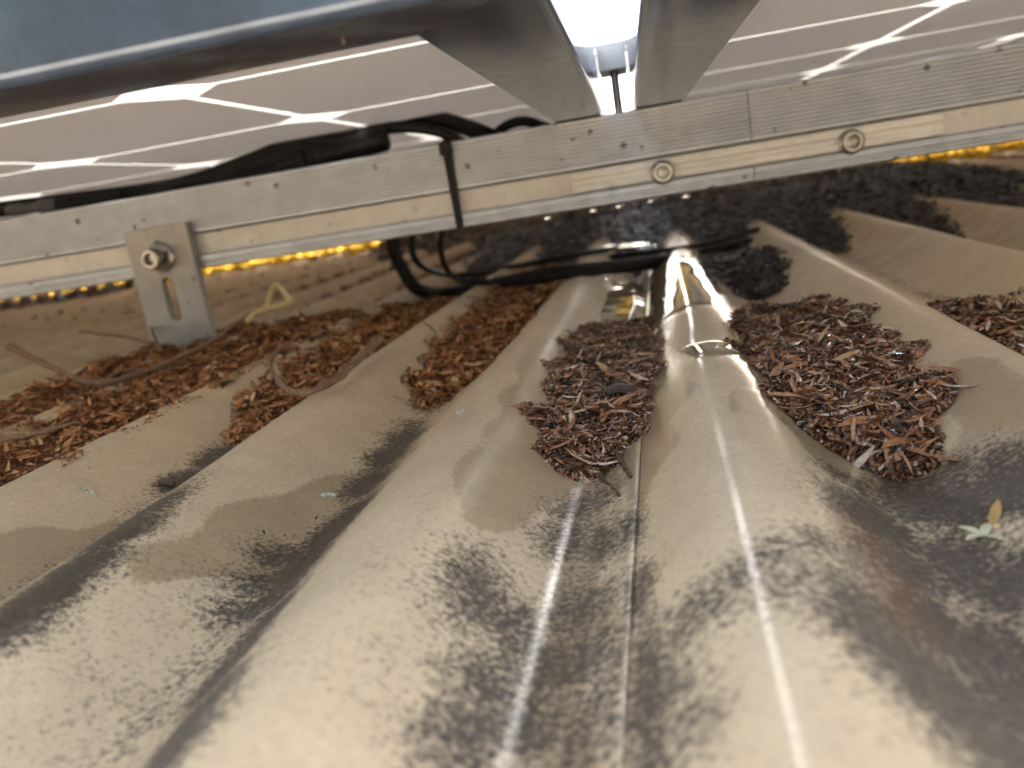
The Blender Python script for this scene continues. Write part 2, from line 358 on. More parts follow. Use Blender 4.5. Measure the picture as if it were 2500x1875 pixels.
def wet_field(X, Y):
    Xw = X + 1.6*np.sin(Y/6.1)+1.1*np.sin(X/3.7+Y/9.0); Yw = Y + 3.0*np.sin(X/4.3)+2.0*np.sin(Y/7.7+X/5.0)
    r = np.zeros_like(X); k = (Y < 900) & (Y > 40) & (np.abs(X) < 400)
    xk, yk = Xw[k], Yw[k]; v = np.zeros(xk.shape)
    for P in WET_ON: v = np.maximum(v, np.clip(0.5 + poly_dist(np.array([on_roof(p)[:2] for p in P]), xk, yk)/9.0, 0, 1))
    for P in WET_OFF: v = np.minimum(v, np.clip(0.5 - poly_dist(np.array([on_roof(p)[:2] for p in P]), xk, yk)/5.0, 0, 1))
    r[k] = v; return r
RUSTS = []
for p in ((2120,1330),(2160,1400),(2190,1470)): 
    q = on_roof(p); RUSTS.append((q[0], q[1], 4, 12, 0.8))
def field(L, x, y):
    r = np.zeros_like(x)
    for e in L:
        r = np.maximum(r, e[4] * np.exp(-(((x - e[0]) / e[2]) ** 2 + ((y - e[1]) / e[3]) ** 2) * 0.9))
    return r
def roof_sheet(x0, x1, step, lift, fine):
    xs = np.arange(x0, x1 + step * 0.5, step)
    ys = np.concatenate([np.linspace(-1500, 40, 24), np.arange(46, 900, 3.0 if fine else 12), np.linspace(906, 1900, 90 if fine else 60), np.linspace(1950, 4200, 20)])
    X, Y = np.meshgrid(xs, ys); Z = roof_z(X, Y) + lift
    n, mrow = len(xs), len(ys)
    i = np.arange(n * mrow).reshape(mrow, n)
    q = np.stack([i[:-1, :-1], i[:-1, 1:], i[1:, 1:], i[1:, :-1]], -1).reshape(-1, 4)
    me = bpy.data.meshes.new('roof_sheet')
    me.from_pydata(np.stack([X, Y, Z], -1).reshape(-1, 3) * MM, [], q.tolist())
    for nm, L in (('stain', STAINS), ('wet', None), ('rust', RUSTS)):
        a = me.attributes.new(nm, 'FLOAT', 'POINT'); vals = field(L, X.ravel(), Y.ravel()) if L else (wet_field(X.ravel(), Y.ravel()) if fine else np.zeros(X.size))
        if nm == 'stain':                    # silt line along every valley floor
            ph = (X.ravel() - V0) / PITCH; dv = (ph - np.round(ph)) * PITCH
            vals = np.maximum(vals, 0.42 * np.exp(-(dv / 7.0) ** 2))
        a.data.foreach_set('value', vals.astype(np.float32))
    me.materials.append(M['roof']); o = bpy.data.objects.new('roof_sheet', me); col.objects.link(o); o.parent = roof
    me.polygons.foreach_set('use_smooth', [True] * len(me.polygons))
    s = o.modifiers.new('thickness', 'SOLIDIFY'); s.thickness = 0.0006; s.offset = -1
    return o
SEAM = -14.2
roof_sheet(SEAM - 762, SEAM, 2.0, 0.9, True)
roof_sheet(SEAM - 30, SEAM + 732, 2.0, 0.0, True)
roof_sheet(SEAM - 2250, SEAM - 732, 6.0, 0.0, False)
roof_sheet(SEAM + 700, SEAM + 2250, 6.0, 0.9, False)

# ------------------------------------------------------------------ solar panels
CELL, ZC, ZTOP, NEAR = 168.0, 136.2, 147.0, 153.65
PW, PL = 6 * CELL + 29, 9 * CELL + 33
def chamfer_cell(s, ch, z0, z1):
    h = s / 2
    o = [(-h+ch,-h),(h-ch,-h),(h,-h+ch),(h,h-ch),(h-ch,h),(-h+ch,h),(-h,h-ch),(-h,-h+ch)]
    b = MB(); b.add([(x, y, z0) for x, y in o] + [(x, y, z1) for x, y in o],
                    [tuple(range(8))[::-1], tuple(range(8, 16))] + [(i, (i+1) % 8, 8+(i+1) % 8, 8+i) for i in range(8)])
    return b
cell_mesh = None
def solar_panel(xe, side, label, cells=True):
    """xe: panel-frame x of the edge beside the gap, side: -1 the panel lies to the left of it, +1 to the right."""
    global cell_mesh
    x0, x1 = (xe - PW, xe) if side < 0 else (xe, xe + PW)
    root = panel_empty('solar_panel', 0, 0, ZT); tag(root, label, 'solar panel', 'solar panels on the rail')
    root['group'] = 'solar panels on the rail'
    y0, y1 = NEAR, NEAR + PL; Zb, Zt = 0.15, ZTOP - ZT; FL = 28.5
    def side_prof(sgn, e):                   # C-shaped frame section in (u, z); u runs inwards from the outer face
        p = [(2.6, Zb), (FL, Zb), (FL, Zb+1.7), (1.8, Zb+1.7), (1.8, ZC-ZT-0.6), (9, ZC-ZT-0.6), (9, ZC-ZT-1.8), (1.8, ZC-ZT-1.8)]
        return p
    import math as _m
    # section with a rounded lower outer edge, inner leg, flange and glass lip
    arc = [(2.6 - 2.6*_m.sin(a), Zb + 2.6 - 2.6*_m.cos(a)) for a in (0, .4, .8, 1.2, _m.pi/2)]
    sec = arc + [(0, Zt-0.8), (0.8, Zt), (10, Zt), (10, Zt-1.4), (2, Zt-1.4), (2, Zb+1.8), (FL, Zb+1.8), (FL, Zb)]
    for k, (xa, sgn) in enumerate(((x0, 1), (x1, -1))):
        b = MB(); n = len(sec)
        vs = [(xa + sgn*u, y0 + 0.0 + (u if True else 0), z) for u, z in sec] + [(xa + sgn*u, y1 - u, z) for u, z in sec]
        b.add(vs, [(i, (i+1) % n, n+(i+1) % n, n+i) for i in range(n)] + [tuple(range(n)), tuple(range(n, 2*n))])
        b.build('frame_side', M['frame'], root, True)
    for k, (ya, sgn) in enumerate(((y0, 1), (y1, -1))):
        b = MB(); n = len(sec)
        vs = [(x0 + u + .05, ya + sgn*u, z) for u, z in sec] + [(x1 - u - .05, ya + sgn*u, z) for u, z in sec]
        b.add(vs, [(i, (i+1) % n, n+(i+1) % n, n+i) for i in range(n)] + [tuple(range(n)), tuple(range(n, 2*n))])
        b.build('frame_end', M['frame'], root, True)
    bs = MB().box((x0+2.3, y0+2.3, ZC-ZT), (x1-2.3, y1-2.3, ZC-ZT+4.6)); bso = bs.build('backsheet', M['backsheet'], root)
    if not cells:
        ov = MB().box((x0+12, y0+12, ZC-ZT-0.9), (x1-12, y1-12, ZC-ZT-0.5)); ov.build('cell_field', M['cell'], root); return root
    cx0 = (-182.0 if side < 0 else 183.5)
    cols = [cx0 + CELL*(k+0.5) for k in (range(-5, 1) if side < 0 else range(-1, 5))]
    if cell_mesh is None:
        o = chamfer_cell(CELL-6.0, 19, -0.30, -0.06).build('solar_cell', M['cell']); cell_mesh = o.data; bpy.data.objects.remove(o)
    for cxm in cols:
        for r in range(9):
            c = bpy.data.objects.new('solar_cell', cell_mesh); col.objects.link(c); c.parent = root
            c.location = (cxm*MM, (170 + CELL*(r+0.5))*MM, (ZC-ZT)*MM)
    return root
GL, GR = -11.22, 6.65
solar_panel(GL, -1, 'framed solar panel left of the bright gap, seen from below')
solar_panel(GL-PW-18, -1, 'framed solar panel added far left beyond the next panel gap as a sky screen', False)  # added to keep open sky and side light out on the left
solar_panel(GR+PW+18, 1, 'framed solar panel added far right beyond the next panel gap as a sky screen', False)  # added out of view to keep side light out on the right
solar_panel(GR, 1, 'framed solar panel right of the bright gap, seen from below')

# ------------------------------------------------------------------ rails, splice, foot, clamp
def rail_prof(y, back=38):
    p = [(y+1.2, ZT), (y, ZT-1.0)]
    z = ZT-2.2
    while z > 82.8:                          # the fine ribs of the extrusion
        p += [(y, z), (y+0.9, z-0.45), (y+0.9, z-0.75), (y, z-1.35)]; z -= 2.3
    p += [(y, 81.6), (y+0.4, 81.0), (y+3.6, 80.6), (y+4.0, 79.6), (y+6.2, 66.8), (y+1.0, 66.4), (y+0.2, 65.8), (y, 62.6), (y+1.6, 62.0), (y+1.6, 60.6), (y+0.2, 60.0), (y+0.2, ZB+1), (y+1.2, ZB)]
    p += [(y+back, ZB), (y+back, ZT)]
    return p
SPL = 71.9
def rail(xa, xb, y, label):
    root = panel_empty('mounting_rail', (xa+xb)/2, y, ZB); tag(root, label, 'rail', 'mounting rails under the panels')
    b = MB(); pr = [(yy-y, zz-ZB) for yy, zz in rail_prof(y)]; L = (xb-xa)/2
    b.prism(pr, -L, L); b.build('extrusion', M['alu'], root)
    face = [(3.3, 79.7-ZB), (5.5, 66.95-ZB), (6.1, 66.95-ZB), (3.9, 79.7-ZB)]
    c = MB().prism(face, -L+0.2, L-0.2); c.build('lit_channel_face', M['alu_bright'], root)  # paler overlay paints the light bounced off the roof into the channel
    return root
rail(-1500, SPL-0.25, YR, 'ribbed aluminium rail carrying the zip tie, left of the hairline joint')
rail(SPL+0.25, 1500, YR, 'ribbed aluminium rail right of the hairline joint')

def socket_bolt(root, x, y, z, r, hl, shank=0, wash=0):
    """A socket-head cap screw looking towards -y, local to root."""
    o = (x, y, z)
    if wash: MB().lathe([(wash-0.6, 0), (wash, 0.3), (wash, 1.5), (wash-0.4, 1.8)], o).build('washer', M['steel'], root, True)
    prof = [(r*0.96, 0.2+shank), (r, 0.6+shank), (r, hl+shank-0.8), (r-0.8, hl+shank), (r*0.62, hl+shank), (r*0.58, hl+shank-0.3), (r*0.55, hl+shank-4.0)]
    if shank: MB().lathe([(r*0.62, 1.0), (r*0.62, shank+0.5)], o).build('shank', M['steel'], root, True)
    return MB().lathe(prof, o).build('bolt_head', M['steel'], root, True)
sp = panel_empty('splice_bar', SPL, YR, 66.9)
MB().prism([(1.7, 13.0), (0.9, 12.3), (0.9, 8.2), (1.6, 7.4), (1.6, 5.2), (0.9, 4.4), (0.9, 0.9), (1.7, 0.2), (5.4, 0.2), (3.4, 13.0)], -35-SPL, 177-SPL).build('bar', M['alu_bright'], sp)
for bx in (19.3, 127.0): socket_bolt(sp, bx-SPL, 0.85, 4.6, 6.3, 5.2, 0, 7.3)
tag(sp, 'aluminium splice bar with two socket bolts bridging the rail joint', 'splice bar')

FX = -307.6
ft = panel_empty('l_foot', FX, YR-0.3, -6.5)
hw, zt_ = 22.2, 95.0
def slot_plate():
    """Upright plate with an upper bolt slot and a lower open slot, cut as real openings."""
    x = [-hw, -4.3, 4.3, hw]; b = MB(); y0, y1 = -6.2, 0.0
    def ring(zc0, zc1, r, n=8):
        up = [(r*math.cos(a), zc1 + r*math.sin(a)) for a in np.linspace(0, math.pi, n)]
        dn = [(r*math.cos(a), zc0 + r*math.sin(a)) for a in np.linspace(math.pi, 2*math.pi, n)]
        return up + dn
    import bmesh
    bm = bmesh.new()
    outer = [(-hw, 0), (hw, 0), (hw, zt_-0.8), (hw-0.8, zt_), (-hw+0.8, zt_), (-hw, zt_-0.8)]
    loops = [outer, ring(37.0, 58.0, 4.3), ring(74.0, 82.0, 4.6)]
    es = []
    for lp in loops:
        vs = [bm.verts.new((px*MM, y0*MM, pz*MM)) for px, pz in lp]
        es += [bm.edges.new((vs[i], vs[(i+1) % len(vs)])) for i in range(len(vs))]
    bmesh.ops.triangle_fill(bm, use_beauty=True, edges=es)
    r = bmesh.ops.extrude_face_region(bm, geom=bm.faces[:])
    bmesh.ops.translate(bm, vec=(0, 6.2*MM, 0), verts=[v for v in r['geom'] if isinstance(v, bmesh.types.BMVert)])
    me = bpy.data.meshes.new('plate'); bm.to_mesh(me); bm.free(); return me
link_mesh('plate', slot_plate(), M['foot'], ft)
MB().prism([(0.02, 0), (0.02, 6), (32, 6), (32, 0)], -hw, hw).build('base', M['foot'], ft, False, 0.5)
socket_bolt(ft, 0.5, -6.2, 75.5, 6.4, 8.0, 7.0, 9.6)
tag(ft, 'slotted grey aluminium L foot holding the rail at the left', 'bracket')

mc = panel_empty('mid_clamp', (GL+GR)/2, YR-2, ZT)
cw = (GR-GL)/2 - 0.6
MB().prism([(0, 24.0), (0, ZTOP-ZT+2.0), (2.4, ZTOP-ZT+2.0), (2.4, 26.4), (37.6, 26.4), (37.6, ZTOP-ZT+2.0), (40, ZTOP-ZT+2.0), (40, 24.0)], -cw, cw).build('clamp_body', M['alu_bright'], mc, False, 0.4)
for s in (-1, 1):
    MB().box((s*cw if s > 0 else -cw-8, 0, ZTOP-ZT+0.15), (s*cw+8 if s > 0 else -cw, 40, ZTOP-ZT+2.2)).build('clamp_lip', M['alu_bright'], mc)
MB().lathe([(2.6, 0.15), (2.6, 23.9)], (0.3, 14, 0), (0, 0, 1), 16).build('clamp_bolt', M['steel'], mc, True)
tag(mc, 'small metal clamp with central bolt bridging the bright panel gap', 'clamp')

# ------------------------------------------------------------------ leaf litter
NS = 4
def leaf_arrays(pos, nrm, yaw, pitch, rollv, L, Wd, curl, cup, tint):
    """Folded pointed blades: 11 vertices and 8 faces each, laid at pos with their own turn, tilt and curl."""
    n = len(L)
    u = np.array([-0.5, -0.22, -0.22, -0.22, 0.08, 0.08, 0.08, 0.32, 0.32, 0.32, 0.5])
    s = np.array([0, -1, 0, 1, -1, 0, 1, -1, 0, 1, 0.0]); wd = np.array([0, .8, .8, .8, 1, 1, 1, .6, .6, .6, 0])
    X = u[None, :] * L[:, None]; Yv = s[None, :] * wd[None, :] * Wd[:, None] * 0.5
    Zv = curl[:, None] * (4 * u[None, :] ** 2) * L[:, None] * 0.25 + cup[:, None] * np.abs(s[None, :]) * wd[None, :] * Wd[:, None] * 0.5
    Yv = Yv + (curl * 0.25 * L)[:, None] * np.sin(u * 3.0)[None, :] * 0.5
    cr, sr = np.cos(rollv)[:, None], np.sin(rollv)[:, None]; Y2, Z2 = Yv*cr - Zv*sr, Yv*sr + Zv*cr
    cp, sp_ = np.cos(pitch)[:, None], np.sin(pitch)[:, None]; X3, Z3 = X*cp - Z2*sp_, X*sp_ + Z2*cp
    cy_, sy = np.cos(yaw)[:, None], np.sin(yaw)[:, None]; X4, Y4 = X3*cy_ - Y2*sy, X3*sy + Y2*cy_
    # lean with the surface below
    Z3 = Z3 + X4 * nrm[:, 0:1] + Y4 * nrm[:, 1:2]
    V = np.stack([X4 + pos[:, 0:1], Y4 + pos[:, 1:2], Z3 + pos[:, 2:3]], -1)
    fq = [(0, 2, 1, 1), (0, 3, 2, 2), (1, 2, 5, 4), (2, 3, 6, 5), (4, 5, 8, 7), (5, 6, 9, 8), (7, 8, 10, 10), (8, 9, 10, 10)]
    return V, fq
def litter_mesh(name, V, tint):
    n = V.shape[0]
    faces = []
    base = np.arange(n) * 11
    tri = np.array([(0, 2, 1), (0, 3, 2), (7, 8, 10), (8, 9, 10)]); quad = np.array([(1, 2, 5, 4), (2, 3, 6, 5), (4, 5, 8, 7), (5, 6, 9, 8)])
    T = (tri[None] + base[:, None, None]).reshape(-1, 3); Q = (quad[None] + base[:, None, None]).reshape(-1, 4)
    return V.reshape(-1, 3), T, Q, np.repeat(tint, 11)
def build_litter(name, V, tint, m, ground=None):
    P, T, Q, tn = litter_mesh(name, V, tint)
    if ground is not None:
        gP, gQ = ground; Q = np.concatenate([Q, gQ + len(P)]); tn = np.concatenate([tn, np.full(len(gP), 0.12)]); P = np.concatenate([P, gP])
    me = bpy.data.meshes.new(name)
    me.vertices.add(len(P)); me.vertices.foreach_set('co', (P * MM).astype(np.float32).ravel())
    loops = np.concatenate([T.ravel(), Q.ravel()]); me.loops.add(len(loops)); me.loops.foreach_set('vertex_index', loops.astype(np.int32))
    starts = np.concatenate([np.arange(len(T)) * 3, len(T) * 3 + np.arange(len(Q)) * 4])
    me.polygons.add(len(starts)); me.polygons.foreach_set('loop_start', starts.astype(np.int32))
    me.update(calc_edges=True); me.validate()
    a = me.attributes.new('tint', 'FLOAT', 'POINT'); a.data.foreach_set('value', tn.astype(np.float32))
    me.materials.append(m); o = bpy.data.objects.new(name, me); col.objects.link(o); return o

def lump(x, y, s=0.0):                       # uneven top of a heap, millimetres
    return 1.3*np.sin(x/6.1+y/9.3+s)+1.1*np.sin(y/5.7-x/11.0+2*s)+0.8*np.sin(x/3.3+y/4.1+3*s)
class Heap:
    def __init__(s, ctr, half, prof, tilt=0.0, seed=0.0, lumps=1.0):
        s.c, s.h, s.tilt, s.seed, s.lumps = ctr, half, tilt, seed, lumps
        s.py = np.array([p[0] for p in prof], float); s.pz = np.array([p[1] for p in prof], float)
    def level(s, x, y):
        yy = y + 7*np.sin(x/9.0+s.seed) * 0.6
        return np.interp(yy, s.py, s.pz) + s.tilt*(x-s.c) + s.lumps*lump(x, y, s.seed)
    def sample(s, n, bias=0.0):
        xs, ys = [], []; tot = 0
        while tot < n:
            x = rng.uniform(s.c-s.h, s.c+s.h, 4*n); u = rng.uniform(0, 1, 4*n) ** (1+bias)
            y = s.py[0] + u*(s.py[-1]-s.py[0])
            ok = s.level(x, y) > roof_z(x, y) - 0.4
            xs.append(x[ok]); ys.append(y[ok]); tot += ok.sum()
        return np.concatenate(xs)[:n], np.concatenate(ys)[:n]
    def pose(s, x, y, dlo, dhi):
        z = np.maximum(s.level(x, y) + rng.uniform(dlo, dhi, len(x)), roof_z(x, y)+0.8)
        e = 3.0
        gx = np.clip((s.level(x+e, y)-s.level(x-e, y))/(2*e), -.5, .5); gy = np.clip((s.level(x, y+e)-s.level(x, y-e))/(2*e), -.5, .5)
        return np.stack([x, y, z], -1), np.stack([gx, gy], -1)*0.7
    def bed(s, step=3.0):
        xs = np.arange(s.c-s.h-3, s.c+s.h+3, step); ys = np.arange(s.py[0]-4, s.py[-1]+4, step*1.5)
        X, Y = np.meshgrid(xs, ys); Zl = s.level(X, Y)-2.6; Zr = roof_z(X, Y)
        keep = Zl > Zr-1.6
        i = np.arange(X.size).reshape(X.shape)
        q = np.stack([i[:-1,:-1], i[:-1,1:], i[1:,1:], i[1:,:-1]], -1).reshape(-1, 4)
        kq = (keep[:-1,:-1] & keep[:-1,1:] & keep[1:,1:] & keep[1:,:-1]).ravel()
        return np.stack([X, Y, np.maximum(Zl, Zr-1.5)], -1).reshape(-1, 3), q[kq]
def tints(n, lo=0.0, hi=1.0, p=1.0): return lo + (hi-lo)*rng.uniform(0, 1, n)**p
def make_heap(name, hp, n, m, label, Lr=(6, 13), Wr=(1.3, 2.8), bias=0.0, p=1.0, wild=0.22, dlo=-2.2, dhi=1.4):
    x, y = hp.sample(n, bias); pos, nr = hp.pose(x, y, dlo, dhi)
    L = rng.uniform(*Lr, n) * rng.choice([0.42, 0.9, 1.2], n, p=[.45, .43, .12]) * np.clip((hp.level(x, y) - roof_z(x, y) + 0.6) / 4.5, .32, 1); W_ = rng.uniform(*Wr, n)
    V, _ = leaf_arrays(pos, nr, rng.uniform(0, 6.283, n), rng.normal(0, wild, n), rng.normal(0, 0.45, n), L, W_, rng.normal(0.15, 0.4, n), rng.uniform(0.05, 0.6, n), None)
    o = build_litter(name, V, tints(n, 0, 1, p), m, hp.bed())
    return tag(o, label, 'leaf litter', kind='stuff')
def valley(k): return V0 + PITCH*k
H_C = Heap(valley(0)-1.0, 34, [(222, -10), (228, -6.5), (244, -3.2), (268, -0.6), (310, 0.8), (400, 1.6), (440, -1), (462, -9)], -0.09, 0.3, 0.8)
H_R = Heap(valley(1), 37, [(208, -10), (216, -6.0), (228, -1.0), (246, 2.6), (290, 3.4), (345, 3.6), (402, 3.0), (425, -1), (440, -9)], 0.03, 1.3)
H_L1 = Heap(valley(-1), 36, [(326, -10), (336, -5.5), (352, -1.5), (385, 1.5), (455, 4.0), (560, 5.0), (700, 6.0), (760, 0)], -0.03, 2.1)
H_L2 = Heap(valley(-2), 36, [(300, -10), (312, -5.5), (326, -1.2), (350, 2.0), (430, 5.0), (520, 6.4), (600, 5), (650, -5)], -0.03, 2.9)
H_L3 = Heap(valley(-3)-30, 74, [(90, -5), (150, 1.0), (215, 5.6), (280, 7.6), (360, 9.6), (450, 11.2), (560, 9.6), (620, 2), (660, -9)], 0.0, 3.7)
H_R2 = Heap(valley(2), 36, [(215, -6), (240, 0.0), (270, 2.0), (340, 1.4), (385, -1), (400, -8)], 0.02, 4.9)
make_heap('litter_heap', H_C, 15000, M['litter_brown'], 'brown leaf litter filling the middle valley beside the sheet seam', (3.4, 9.0), (0.6, 1.3), 0.5, 1.15)
make_heap('litter_heap', H_R, 20000, M['litter_brown'], 'wide heap of brown and grey leaf litter right of the middle ridge', (3.4, 9.5), (0.6, 1.4), 0.5, 1.15)
make_heap('litter_heap', H_L1, 7000, M['litter_red'], 'russet leaf litter in the valley just left of the middle heap', (4, 9.5), (1.0, 2.0), 0.6, 0.9)
make_heap('litter_heap', H_L2, 7000, M['litter_red'], 'russet leaf litter under the curved twig', (4, 9.5), (1.0, 2.0), 0.4, 0.9)
make_heap('litter_heap', H_L3, 15000, M['litter_red'], 'broad russet litter heap at the left edge round the bracket', (5, 11), (1.0, 2.2), 0.3, 0.9)
make_heap('litter_heap', H_R2, 3000, M['litter_brown'], 'small brown litter heap at the right edge', (4, 10), (1.0, 2.0), 0.2)
# soaked dark litter banked up behind the rail, and drier litter out in the sun beyond the panels
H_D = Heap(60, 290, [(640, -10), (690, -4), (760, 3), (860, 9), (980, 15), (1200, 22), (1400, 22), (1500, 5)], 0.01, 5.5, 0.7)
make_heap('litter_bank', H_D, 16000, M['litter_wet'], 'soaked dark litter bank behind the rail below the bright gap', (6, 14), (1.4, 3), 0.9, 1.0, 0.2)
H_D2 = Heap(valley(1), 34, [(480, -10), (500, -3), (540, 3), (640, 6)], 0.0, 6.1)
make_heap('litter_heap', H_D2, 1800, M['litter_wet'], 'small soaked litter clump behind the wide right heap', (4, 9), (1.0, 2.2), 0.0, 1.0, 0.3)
H_F = Heap(-200, 1050, [(1100, -10), (1200, -4), (1300, 0), (1450, 1), (1520, -4)], 0.0, 7.7, 1.6)
make_heap('litter_bank', H_F, 16000, M['litter_red'], 'far litter bank in the shade under the panels', (10, 24), (2, 5), 0.0, 1.2, 0.4)
H_B = Heap(-480, 420, [(690, -10), (760, -4), (860, 0), (1050, 2), (1180, -2)], 0.0, 9.1, 1.8)
make_heap('litter_bank', H_B, 9000, M['litter_red'], 'russet litter lying in the valleys behind the bracket', (6, 14), (1.4, 3), 0.3, 1.0, 0.3)
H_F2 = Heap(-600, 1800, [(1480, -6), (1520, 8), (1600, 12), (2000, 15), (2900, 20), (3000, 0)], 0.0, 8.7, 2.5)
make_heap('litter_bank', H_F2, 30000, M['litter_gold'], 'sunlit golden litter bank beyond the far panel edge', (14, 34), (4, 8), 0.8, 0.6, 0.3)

# ------------------------------------------------------------------ single leaves one can pick out on the heaps
leaf_var = {}
LW, LC, LU = [1.6, 2.0, 1.2, 1.7, 2.2, 1.0], [.25, -.3, .6, .05, .4, -.1], [.5, .25, .7, .4, .15, .6]
TONES = {'litter_brown': {'pale grey': (.97, .9), 'tan': (.84, .79), 'rust brown': (.6, .68)}, 'litter_red': {'straw coloured': (.96, .99), 'orange brown': (.82, .74), 'dark russet': (.5, .6)}}
def leaf_var_mesh(mk, tone, v):
    if (mk, tone, v) in leaf_var: return leaf_var[mk, tone, v]
    one = lambda a: np.array([a])
    V, _ = leaf_arrays(np.zeros((1, 3)), np.zeros((1, 2)), np.zeros(1), np.zeros(1), np.zeros(1), one(11.0), one(LW[v]), one(LC[v]), one(LU[v]), None)
    o = build_litter('dry_leaf', V, one(TONES[mk][tone][v % 2]), M[mk]); me = o.data
    me.polygons.foreach_set('use_smooth', [True] * len(me.polygons))
    bpy.data.objects.remove(o); leaf_var[mk, tone, v] = me; return me
def scatter_leaves(hp, n, mk, where, bias, smin, smax, ymax):
    k = 0
    while k < n:
        x, y = hp.sample(40, bias); ok = y < ymax; x, y = x[ok][:n-k], y[ok][:n-k]
        pos, nr = hp.pose(x, y, 1.2, 2.2)
        for p_, g_ in zip(pos, nr):
            tone = random.choices(list(TONES[mk]), (1, 1.6, 2.4))[0]
            o = bpy.data.objects.new('dry_leaf', leaf_var_mesh(mk, tone, random.randrange(6))); col.objects.link(o)
            o.location = p_ * MM; s = random.uniform(smin, smax); o.scale = (s, s*random.uniform(.8, 1.3), s)
            o.rotation_euler = (random.gauss(0, .35) + g_[1], random.gauss(0, .22) - g_[0], random.uniform(0, 6.283))
            tag(o, '%s dry leaf lying loose on %s' % (tone, where), 'leaf', '%s leaves on %s' % (tone, where)); k += 1
scatter_leaves(H_C, 85, 'litter_brown', 'the middle litter heap beside the seam', 1.2, .65, 1.15, 400)
scatter_leaves(H_R, 115, 'litter_brown', 'the wide litter heap right of the middle ridge', 1.0, .7, 1.25, 400)
scatter_leaves(H_L3, 60, 'litter_red', 'the russet litter heap at the left edge', .8, .8, 1.3, 450)
scatter_leaves(H_L2, 25, 'litter_red', 'the litter under the curved twig', .8, .7, 1.1, 450)
scatter_leaves(H_L1, 15, 'litter_red', 'the litter just left of the middle heap', .8, .7, 1.1, 450)

# ------------------------------------------------------------------ cables
def pr(p, y): q = on_rail(p, y); return to_world(*q)
def cable(name, pts, rad, label, m='black_plastic', cat='cable', n=60, group=None):
    b = MB().tube(spline(pts, n), rad, 12); o = b.build(name, M[m], None, True); return tag(o, label, cat, group)
cable('black_cable', [pr(p, y) for p, y in (((-60,520),600),((150,492),602),((420,455),606),((600,398),612),((790,318),618),((900,286),620),((985,281),620),((1080,294),616),((1170,322),612),((1230,352),606),((1300,400),600))], 6.0, 'thick black cable arching up above the rail under the left panel')
cable('black_cable', [pr(p, y) for p, y in (((480,452),596),((560,425),598),((700,372),600),((830,338),600),((960,312),598),((1060,318),596),((1120,345),594),((1160,380),592))], 4.2, 'thinner black cable running just over the rail edge below the arch')
cable('black_cable', [pr(p, y) for p, y in (((1180,365),610),((1220,318),614),((1270,296),616),((1320,306),616),((1370,330),614),((1420,370),612))], 3.6, 'short black cable hump beside the frame left of the gap')
cn = empty('cable_connector', (0, 0, 0))
def conn(name, a, b_, r0, r1, y, m='black_plastic'):
    A, B = pr(a, y), pr(b_, y)
    pts = [A + (B-A)*t for t in (0, .04, .3, .34, .62, .66, .96, 1)]
    return MB().tube(pts, [r0*.8, r0, r0, r0*.82, r0*.82, r1, r1, r1*.8], 14).build(name, M[m], cn, True)
conn('plug', (540,452), (760,388), 7.6, 9.2, 590); conn('socket', (765,386), (945,338), 9.6, 8.6, 590)
cr_ = conn('locking_ring', (735,396), (800,376), 10.6, 10.6, 590)
tag(cn, 'black plug and socket connector lying behind the rail top', 'connector')
cn2 = empty('cable_connector', (0, 0, 0)); _k = cn; cn = cn2
conn('plug', (20,515), (140,500), 4.6, 5.2, 590, 'grey_plastic'); conn('socket', (145,500), (300,478), 5.4, 4.4, 590)
tag(cn2, 'dusty grey cable connector at the left end above the rail', 'connector')
# thick black hose that comes down behind the rail and lies on the roof
def rp(p, off): q = on_roof(p, off); return q
hose = [pr((985,500), 640), pr((958,590), 640), pr((985,660), 642), pr((1020,706), 645)] + [rp(p, 5) for p in ((1090,716),(1220,692),(1400,662),(1600,640),(1800,604),(1960,556),(2080,490),(2200,420))]
cable('black_hose', hose, 5.2, 'thick black conduit looping down behind the rail and along the wet litter', 'dusty_black', n=120)
cable('black_cable', [pr((1090,520), 655), pr((1075,600), 655), pr((1100,668), 660)] + [rp(p, 4) for p in ((1180,690),(1330,662),(1500,628),(1700,600),(1850,560))], 2.4, 'slack thin black wire lying along the conduit behind the rail', 'dusty_black')
cable('black_cable', [pr((1030,520), 660), pr((1005,590), 660), pr((1030,650), 664)] + [rp(p, 6) for p in ((1120,672),(1260,650),(1420,620),(1600,590))], 2.6, 'thin black cable hanging inside the loop behind the rail')

zt = panel_empty('cable_tie', -108.0, YR, ZT)
MB().add([(-2.9,-0.35,1.6),(2.9,-0.35,1.6),(2.3,-0.35,-52.0),(-2.1,-0.35,-52.8),(-2.9,-1.5,1.6),(2.9,-1.5,1.6),(2.3,-1.5,-52.0),(-2.1,-1.5,-52.8)],
         [(0,1,2,3),(7,6,5,4),(0,4,5,1),(1,5,6,2),(2,6,7,3),(3,7,4,0)]).build('strap', M['black_plastic'], zt)
MB().box((-2.9,-1.5,0.15),(2.9,26,1.4)).build('strap_top', M['black_plastic'], zt)
MB().box((-4.2,-4.6,-7.5),(3.6,-1.45,0.6)).build('tie_head', M['black_plastic'], zt, False, 0.8)
tag(zt, 'black cable tie strapped over the rail face', 'cable tie')

